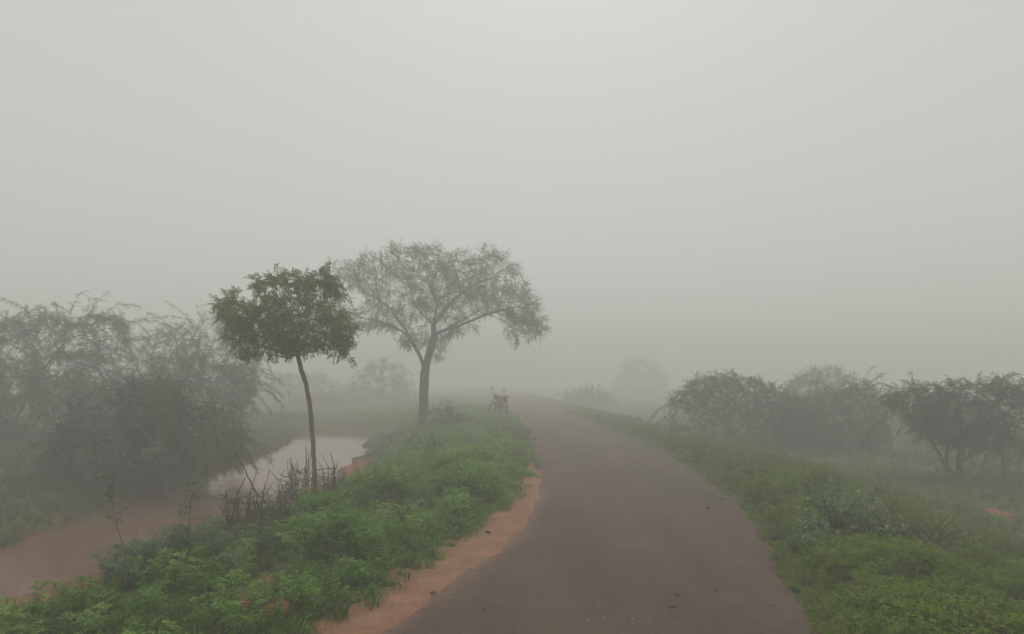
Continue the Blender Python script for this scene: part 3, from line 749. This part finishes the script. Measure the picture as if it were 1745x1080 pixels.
def rt(b):
    return [[b, b + [0, 0, .1]], [b + [0, 0, .05], at(1612, 795, RY), at(1596, 765, RY - .2), at(1575, 735, RY - .4), at(1556, 700, RY - .5)],
            [b + [.03, 0, .05], at(1634, 785, RY), at(1642, 755, RY + .2), at(1665, 720, RY + .4), at(1700, 685, RY + .5)],
            [at(1632, 795, RY), at(1655, 775, RY - .1), at(1690, 762, RY - .3), at(1725, 755, RY - .4)],
            [at(1612, 795, RY), at(1616, 740, RY), at(1612, 690, RY + .3)], [at(1642, 755, RY + .2), at(1632, 700, RY - .5), at(1650, 670, RY - .6)]]
shrub('spreading thorn tree with forked dark trunks in the right field', [(1515, 672), (1545, 655), (1600, 655), (1640, 655), (1690, 648), (1740, 648), (1800, 650), (1800, 680), (1745, 690), (1712, 690), (1696, 725), (1705, 745), (1690, 756), (1650, 762), (1600, 752), (1570, 735), (1545, 708)],
      RY, 1.4, 1624, 34, 'prosopis', 1700, group=GR, per=4, step=.12, extra=rt, name='thorn_tree', cat='tree', rbase=.11, fronds=14, wisps=[[(1560, 665), (1555, 650), (1556, 640)], [(1545, 668), (1520, 658), (1500, 653)], [(1700, 660), (1715, 645), (1730, 638)], [(1660, 655), (1640, 645), (1630, 650)]])
shrub('low shrub cut off by the right edge of the photo', [(1722, 752), (1745, 745), (1820, 735), (1830, 785), (1740, 772)], 17.8, .8, 1790, 35, 'prosopis', 350, group=GR, per=3)
shrub('faint tree almost lost in the fog beyond the road', [(1045, 655), (1062, 622), (1095, 612), (1125, 622), (1140, 655), (1132, 700), (1060, 702)], 104, 4.5, 1092, 36, 'prosopis', 600, step=.4, kill=.5, leaf=(.7, 1.1), name='foggy_tree', cat='tree')
shrub('faint low bush right of where the road vanishes in fog', [(955, 694), (965, 672), (1000, 662), (1035, 668), (1052, 682), (1052, 698)], 66, 3, 1005, 38, 'prosopis', 350, step=.3, kill=.35, leaf=(.5, .8), name='foggy_bush', cat='bush', fronds=10, frl=2)
shrub('ghostly wide bush far left behind the end of the canal', [(430, 700), (440, 650), (490, 630), (550, 640), (600, 660), (605, 700)], 72, 4, 520, 39, 'prosopis', 500, step=.35, kill=.4, leaf=(.6, .9), name='foggy_bush', cat='bush', fronds=10, frl=2)
# small bushes of the left verge
shrub('dull upright bush on the verge beside the acacia trunk', [(746, 708), (756, 692), (784, 690), (792, 708), (790, 730), (748, 730)], 25.5, .5, 768, 41, 'prosopis_green', 260, step=.09, kill=.1, per=3, leaf=(.1, .2), name='verge_bush', cat='bush', rbase=.02, cl=.3)
shrub('dark green bush with a pointed top in the middle of the left verge', [(705, 775), (728, 758), (748, 742), (762, 755), (790, 758), (802, 775), (795, 787), (712, 788)], 17, .5, 755, 42, 'herb', 420, step=.07, kill=.08, per=3, leaf=(.08, .15), name='verge_bush', cat='bush', rbase=.015, tint=-.2, cl=.3)

# ------------------------------------------------------------------ bigger leafy plants
def leafy_plant(name, label, px, py, H, R, seed, mat, stems=9, leaves=16, L=.09, spr=None, group=None):
    g = np.random.default_rng(seed); b = gp(px, py); root = empty(name, b, label, 'plant', group)
    sm, lf = MB(), MB()
    for s in range(stems):
        a = g.random() * 6.28; r = R * math.sqrt(g.random()); h = H * g.uniform(.6, 1.05) * (1 - .3 * r / R); tip = np.array([math.cos(a) * r, math.sin(a) * r, h])
        fs = np.linspace(0, 1, 6); P = tip[None] * np.stack([fs ** 1.3, fs ** 1.3, fs], 1) + g.normal(0, .006, (6, 3)); P[0] = 0
        sm.tube(P, np.linspace(.008, .002, 6), 5)
        f = np.linspace(.2, 1, leaves) ** .8; Q0 = tip[None] * np.stack([f ** 1.3, f ** 1.3, f], 1); bb = np.arange(leaves) * 2.4 + g.random() * 6
        D = np.stack([np.cos(bb), np.sin(bb), g.uniform(.0, .7, leaves)], 1)
        if spr:
            place(lf, SPR[spr][s % 4], Q0, rot_to(D, g.normal(0, .3, leaves)), g.uniform(.8, 1.2, leaves) * L, g.normal(0, .1, leaves))
        else:
            one = (np.array([[0, 0, 0], [.35, .26, .06], [.8, .2, .05], [1, 0, -.05], [.8, -.2, .05], [.35, -.26, .06], [.5, 0, -.02], [.5, 0, -.02]]), np.array([[0, 6, 2, 1], [6, 3, 2, 2], [0, 5, 4, 6], [6, 4, 3, 3]]), np.full(8, .5))
            one = (one[0], np.array([[0, 6, 2, 1], [0, 5, 4, 6], [6, 4, 3, 2]]), one[2])
            place(lf, one, Q0, rot_to(D, g.normal(0, .5, leaves)), g.uniform(.7, 1.2, leaves) * L, g.normal(.4, .2, leaves))
    sm.build('stems', M['stem'], root); lf.build('leaves', M[mat], root); return root
leafy_plant('milkweed', 'tallest broad leaved grey green plant on the right verge', 1425, 930, .80, .38, 1, 'herb_blue', 14, 18, .085)
leafy_plant('milkweed', 'broad leaved plant right of the tallest one, beside the grey dead brush', 1485, 945, .62, .36, 2, 'herb_blue', 13, 15, .08)
leafy_plant('milkweed', 'smallest broad leaved plant on the right verge, nearest the road edge', 1385, 960, .46, .30, 3, 'herb_blue', 13, 14, .06)

def tall_weed(label, pts, Y, seed):
    g = np.random.default_rng(seed); P = np.array([at(a, c_, Y) for a, c_ in pts]); P[0, 2] = height(P[0, 0], Y) - .01
    root = empty('tall_weed', P[0], label, 'weed', 'tall single weeds at the canal bank'); R_ = resample(P, .05)
    s = MB(); s.tube(R_ - P[0], np.linspace(.006, .002, len(R_)), 5); s.build('stem', M['stem'], root)
    k = 30; f = 1 - g.random(k) ** 1.5 * .95; idx = (f * (len(R_) - 1)).astype(int); b_ = g.random(k) * 6.28
    D = np.stack([np.cos(b_), np.sin(b_), g.uniform(-.1, .7, k)], 1); mb = MB()
    for q in range(4):
        m_ = np.arange(k) % 4 == q; place(mb, SPR['broad'][q], R_[idx[m_]] - P[0], rot_to(D[m_], g.normal(0, .3, int(m_.sum()))), g.uniform(.07, .13, int(m_.sum())), g.normal(.15, .1, int(m_.sum())))
    mb.build('leaves', M['herb_blue'], root)
tall_weed('tall leaning weed stem with leafy top against the muddy water, the left one', [(222, 990), (215, 945), (200, 900), (192, 860), (188, 835), (196, 806)], 6.4, 1)
tall_weed('tall leafy weed stem nearest the brushwood guard, the right one', [(300, 985), (315, 940), (322, 900), (325, 850), (334, 815)], 6.6, 2)

# ------------------------------------------------------------------ brushwood guards
def guard(label, basepx, sticks, R, H, seed, ntw, centre_px, rails):
    g = np.random.default_rng(seed); b = gp(*basepx); Y = b[1]; root = empty('brushwood_guard', b, label, 'guard', 'brushwood guards on the canal bank')
    k = 0
    for pts, dy, r in sticks:
        P = np.array([at(a, c_, Y + dy) for a, c_ in pts]); P[-1, 2] = min(P[-1, 2], height(P[-1, 0], Y + dy) - .02)
        Rr = resample(P, .08); Rr += g.normal(0, .006, Rr.shape); mb = MB(); mb.tube(Rr - b, np.linspace(r * .55, r, len(Rr)), 6)
        mb.build('stick', M['stick'], root)
    for pts, dy, r in rails:
        P = np.array([at(a, c_, Y + dy) for a, c_ in pts]); Rr = resample(P, .08); Rr += g.normal(0, .006, Rr.shape); mb = MB(); mb.tube(Rr - b, np.linspace(r, r * .7, len(Rr)), 6)
        mb.build('rail', M['stick_pale'] if r > .008 else M['stick'], root)
    for s in range(26):
        a = s / 26 * 6.28 + g.normal(0, .1); h = H * g.uniform(.55, 1.1); p0 = np.array([math.cos(a) * R, math.sin(a) * R, -.05]); top = p0 * g.uniform(.7, 1.25) + [g.normal(0, .05), g.normal(0, .05), h]
        P = resample([p0, p0 * .5 + top * .5 + g.normal(0, .02, 3), top], .1); mb = MB(); mb.tube(P, np.linspace(.009, .004, len(P)), 5); mb.build('stick', M['stick'], root)
    mb = MB()
    for s in range(ntw):
        a = g.random() * 6.28; z = H * .75 * g.random() ** 1.3; r = R * g.uniform(.75, 1.15); p = np.array([math.cos(a) * r, math.sin(a) * r, z])
        d = np.array([-math.sin(a) * g.choice([-1, 1]), math.cos(a), 0]) * g.uniform(.3, 1) + np.array([0, 0, g.uniform(-.3, 1.2)]) + g.normal(0, .3, 3); d /= np.linalg.norm(d); L = g.uniform(.12, .34)
        q = p + d * L * .5 + g.normal(0, .02, 3); e = p + d * L
        mb.tube([p, q, e], [.0055, .0045, .002], 4, cap=False); mb.tube([q, q + (e - q) * .5 + g.normal(0, .06, 3)], [.002, .001], 3 + 1, cap=False)
    mb.build('twig_tangle', M['stick'], root)
    return root
guard('near heap of dead sticks ringed together with a long slanting stick', (440, 912), [
    ([(402, 771), (420, 806), (439, 844), (448, 900)], -.15, .011), ([(418, 813), (410, 830), (402, 844), (394, 884)], -.2, .010),
    ([(459, 802), (452, 825), (448, 844), (440, 890)], .1, .008), ([(466, 822), (448, 846), (439, 867), (430, 900)], .0, .007),
    ([(437, 804), (428, 840), (421, 871), (418, 900)], .1, .007), ([(404, 840), (400, 860), (396, 880), (392, 900)], -.1, .012), ([(412, 820), (405, 850), (402, 895)], .05, .009)],
    .32, .56, 1, 250, None, [([(378, 855), (400, 846), (432, 845), (457, 853), (477, 859)], -.3, .009), ([(390, 856), (440, 858), (478, 858)], -.25, .007), ([(420, 893), (440, 915), (452, 925)], -.38, .008)])
guard('farther ring of dead sticks around the foot of the young tree', (535, 858), [
    ([(495.5, 778), (498, 796), (503, 815), (506, 858)], -.1, .012), ([(521, 762), (522, 793), (521, 820), (520, 850)], .2, .011),
    ([(528, 770), (520, 800), (512, 840)], .25, .010), ([(564, 772), (569, 798), (571, 845)], -.1, .012), ([(549, 773), (559, 798), (562, 840)], .2, .007),
    ([(541, 784), (550, 798), (556, 830)], .25, .007), ([(530, 772), (526, 800), (524, 840)], .3, .009), ([(459, 802), (470, 812), (482, 828), (492, 850)], -.3, .008), ([(485, 800), (478, 815), (470, 850)], -.3, .007), ([(470, 815), (490, 822), (500, 840)], -.3, .008)],
    .36, .60, 2, 170, None, [([(540, 800), (557, 799), (574, 798)], -.05, .008), ([(478, 853), (500, 852), (515, 850)], -.3, .007)])
# tangle between the two
def brush(label, px, py, R, H, n, seed, mat='stick', name='dead_brush'):
    g = np.random.default_rng(seed); b = gp(px, py); root = empty(name, b, label, 'brush')
    for part, mm, cnt, rr in (('branches', mat, n // 6, .006), ('twig_tangle', mat, n, .0025)):
        mb = MB()
        for s in range(cnt):
            p = np.array([g.normal(0, R * .5), g.normal(0, R * .5), abs(g.normal(0, H * .35))]); a = g.random() * 6.28; L = g.uniform(.12, .38) * (1.1 if rr > .004 else 1)
            d = np.array([math.cos(a), math.sin(a), g.uniform(-.1, 1.3)]); d /= np.linalg.norm(d)
            mb.tube([p, p + d * L * .5 + g.normal(0, .03, 3), p + d * L], [rr, rr * .8, rr * .4], 4)
        mb.build(part, M[mm], root)
    return root
brush('tangled dead twigs heaped between the two stick rings', 488, 862, .42, .42, 150, 5)
brush('grey heap of dead brush on the right verge behind the broad leaved plants', 1535, 945, .3, .28, 200, 6, 'stick')
brush('thin dry stalk clump on the right verge nearer the shrubs', 1285, 832, .18, .45, 60, 7, 'stick')

# ------------------------------------------------------------------ fence post
pb = at(1709, 700, 16.4); pb[2] = float(height(pb[0], 16.4)) - .05
root = empty('wooden_post', pb, 'weathered upright post under the thorn tree at the right edge', 'post')
mb = MB(); mb.tube([[.01, 0, 0], [0, 0, .3], [-.01, .01, .7], [.02, 0, 1.1], [.02, 0, 1.25]], [.085, .072, .068, .064, .055], 10); mb.build('shaft', M['post'], root)
mb = MB()
mb.tube([[.078 * math.cos(a), .078 * math.sin(a), .8 + .01 * math.sin(3 * a)] for a in np.linspace(0, 6.283, 14)], .003, 4)
mb.build('wire', M['engine'], root)

# ------------------------------------------------------------------ motorcycle
def motorcycle():
    b = gp(850, 713); Y0 = 34.0; b = at(847, 700, Y0); b[2] = float(height(b[0], Y0)) + .02
    root = empty('motorcycle', b, 'dark parked motorcycle with two round mirrors at the roadside verge', 'motorcycle')
    def wheel(y, fork):
        wmb = MB(); r = .29; a = np.linspace(0, 2 * math.pi, 25)
        wmb.tube(np.stack([0 * a, y + r * np.cos(a), .30 + r * np.sin(a)], 1), .058, 8, cap=False); o = wmb.build('wheel', M['rubber'], root, smooth=True)
        rm = MB(); rm.tube(np.stack([0 * a, y + .235 * np.cos(a), .30 + .235 * np.sin(a)], 1), .014, 6, cap=False)
        for q in range(9): rm.tube([[0, y, .30], [0, y + .23 * math.cos(q * .698), .30 + .23 * math.sin(q * .698)]], .006, 4)
        rm.tube([[-.07, y, .30], [.07, y, .30]], .035, 8); rm.build('rim', M['chrome'], o)
    wheel(-.64, True); wheel(.62, False)          # front wheel faces -Y
    mb = MB(); mb.blob([0, -.10, .80], [.17, .32, .16], nu=14, nv=10); mb.build('fuel_tank', M['black'], root, smooth=True)
    mb = MB(); mb.blob([0, .38, .80], [.16, .44, .09], nu=14, nv=8, shape=lambda V: V + np.stack([0 * V[:, 0], 0 * V[:, 0], .25 * np.clip(V[:, 1], 0, 1) ** 2], 1)); mb.build('seat', M['seat'], root, smooth=True)
    mb = MB()
    for pts in ([[0, -.40, .88], [0, .05, .62], [0, .55, .70]], [[0, -.38, .80], [0, -.2, .32], [0, .2, .28]], [[.09, .62, .30], [.09, .15, .35]], [[-.09, .62, .30], [-.09, .15, .35]], [[.1, .62, .32], [.1, .5, .72]], [[-.1, .62, .32], [-.1, .5, .72]]):
        mb.tube(pts, .02, 6)
    mb.build('frame', M['black'], root)
    mb = MB()
    for s in (-.09, .09): mb.tube([[s, -.64, .30], [s, -.42, .92]], .026, 8)
    mb.build('fork', M['black'], root, smooth=True)
    mb = MB(); mb.box([0, .0, .44], [.26, .44, .32]); mb.tube([[0, -.10, .5], [0, -.18, .68]], .09, 10)
    for q in range(5): mb.box([0, -.13 - .012 * q, .54 + .03 * q], [.21, .20, .008])
    mb.build('engine', M['black'], root)
    mb = MB(); mb.tube([[-.12, -.15, .5], [-.15, -.25, .3], [-.16, .1, .24], [-.17, .45, .28], [-.17, .85, .36]], [.02, .02, .025, .045, .05], 8); mb.build('exhaust', M['chrome'], root, smooth=True)
    hb = MB(); hb.tube([[-.36, -.28, .98], [-.26, -.34, 1.0], [-.12, -.40, .96], [.12, -.40, .96], [.26, -.34, 1.0], [.36, -.28, .98]], .013, 8); hb.build('handlebar', M['chrome'], root, smooth=True)
    for s in (-1, 1):
        mb = MB(); mb.tube([[s * .24, -.34, 1.0], [s * .27, -.36, 1.10], [s * .28, -.37, 1.17]], .007, 6); mb.blob([s * .28, -.37, 1.225], [.066, .022, .055], nu=12, nv=8); mr = mb.build('mirror', M['black'], root, smooth=True)
        gl = MB(); gl.blob([s * .28, -.345, 1.225], [.095, .026, .080], nu=12, nv=8); gl.build('mirror_glass', M['white'], mr, smooth=True)  # plain white colour stands in for the sky reflected in the mirror
    mb = MB(); mb.blob([0, -.50, .90], [.10, .10, .11], nu=12, nv=8); h = mb.build('headlight', M['black'], root, smooth=True)
    mb = MB(); mb.blob([0, -.565, .90], [.085, .045, .09], nu=12, nv=8); mb.build('lens', M['lens'], h, smooth=True)
    for y0, z0, nm in ((-.64, .30, 'mudguard'), (.62, .30, 'mudguard')):
        mb = MB(); a = np.linspace(math.radians(20), math.radians(165), 12)
        P = np.stack([0 * a, y0 + .36 * np.cos(a), z0 + .36 * np.sin(a)], 1)
        for k in range(11):
            p, q = P[k], P[k + 1]; Vv = np.array([p + [-.06, 0, 0], p + [.06, 0, 0], q + [.06, 0, 0], q + [-.06, 0, 0], p * 1 + [-.06, 0, -.012], p + [.06, 0, -.012], q + [.06, 0, -.012], q + [-.06, 0, -.012]])
            mb.add(Vv, [[0, 1, 2, 3], [7, 6, 5, 4], [0, 4, 5, 1], [3, 2, 6, 7], [0, 3, 7, 4], [1, 5, 6, 2]])
        mb.build(nm, M['black'], root)
    mb = MB(); mb.tube([[.10, -.30, .62], [.30, -.32, .52], [.33, -.32, .36], [.20, -.28, .28], [.10, -.2, .3]], .018, 8); mb.tube([[-.10, -.30, .62], [-.30, -.32, .52], [-.33, -.32, .36], [-.20, -.28, .28], [-.10, -.2, .3]], .018, 8); mb.build('crash_guard', M['chrome'], root, smooth=True)
    for s in (-1, 1):
        mb = MB(); mb.blob([s * .13, .30, .60], [.07, .26, .20], nu=12, nv=8); mb.build('side_cover', M['black'], root, smooth=True)
    mb = MB(); mb.tube([[.10, .12, .34], [.26, .2, .015]], .014, 6); mb.build('side_stand', M['engine'], root)
    mb = MB(); mb.blob([0, .84, .78], [.06, .03, .04]); mb.build('tail_light', M['lens'], root)
    mb = MB(); mb.box([0, -.60, .60], [.20, .008, .09]); mb.build('number_plate', M['white'], root)
    mb = MB(); mb.box([0, .90, .52], [.20, .01, .13]); mb.build('rear_plate', M['white'], root)
    mb = MB(); mb.tube([[-.12, .5, .84], [-.12, .74, .90], [0, .80, .91], [.12, .74, .90], [.12, .5, .84]], .013, 6); mb.build('grab_rail', M['black'], root)
    root.rotation_euler = (0, math.radians(-10), math.pi + math.radians(24))
    root.scale = (1.02, 1.02, 1.02)
    return root
motorcycle()

# ------------------------------------------------------------------ little things on the road
def stone(name, label, px, py, r, seed, mat, group, z=None):
    b = gp(px, py); b[2] = .010 if z is None else z; mb = MB(); mb.blob([0, 0, r * .35], [r, r * .8, r * .55], nu=8, nv=6, jit=.35, seed=seed)
    o = mb.build(name, mat, smooth=False); o.location = tuple(b); o.rotation_euler.z = seed * 1.3; return tag(o, label, name.split('_')[-1], group)
M['pebble'] = plain_mat('pale_stone', (.34, .29, .24), .9); M['darkstone'] = plain_mat('dark_stone', (.05, .04, .035), .9)
for k, (px, py) in enumerate([(986, 1066), (1001, 1071), (1030, 1064), (1108, 1064), (1078, 1067), (1190, 1042), (1002, 1040), (1022, 1045), (1259, 1041), (1155, 1074), (1222, 997), (1248, 997), (948, 983), (1320, 1040)]):
    stone('pebble', 'small pale pebble lying loose on the brown asphalt', px, py, (.008, .013, .010)[k % 3], k, M['pebble'], 'pale pebbles on the asphalt')
stone('dark_stone', 'dark stone lying on the orange sand strip', 831, 918, .035, 31, M['darkstone'], None, .02)
stone('dark_stone', 'dark clod on the asphalt near the right road edge', 1207, 873, .030, 32, M['darkstone'], None)
stone('dark_stone', 'reddish clod beside the grass at the right road edge', 1232, 856, .030, 33, M['sand'], None)
for k, (px, py) in enumerate([(1220, 1018), (1145, 1047), (818, 983), (738, 1022), (1155, 1025), (826, 1050)]):
    b = gp(px, py); gg = np.random.default_rng(k); a = gg.random() * 6.28; V = np.array([[-.03, 0, .004], [0, .013, .012], [.035, 0, .006], [0, -.013, .011], [-.03, 0, .001], [0, .013, .009], [.035, 0, .003], [0, -.013, .008]])
    o = smesh('fallen_leaf', V, [[0, 3, 2, 1], [4, 5, 6, 7], [0, 1, 5, 4], [1, 2, 6, 5], [2, 3, 7, 6], [3, 0, 4, 7]], None, M['deadleaf']); o.location = (b[0], b[1], .012); o.rotation_euler.z = a
    tag(o, 'small dark dry leaf lying flat on the asphalt', 'leaf', 'dry leaves on the asphalt')

# ------------------------------------------------------------------ fog
lo = np.array([-200, -60, -2.0]); hi = np.array([200, 290, 8.2]); mb = MB(); mb.box((lo + hi) / 2, hi - lo)
m = bpy.data.materials.new('fog'); m.use_nodes = True; t = m.node_tree; t.nodes.clear()
o = t.nodes.new("ShaderNodeOutputMaterial"); pv = t.nodes.new("ShaderNodeVolumePrincipled")
pv.inputs['Color'].default_value = (.995, .992, .990, 1); pv.inputs['Density'].default_value = FOG; pv.inputs['Anisotropy'].default_value = .16
t.links.new(pv.outputs[0], o.inputs['Volume'])
hz = mb.build('haze', m); tag(hz, 'dense pale morning fog filling the air', 'fog', kind='stuff')
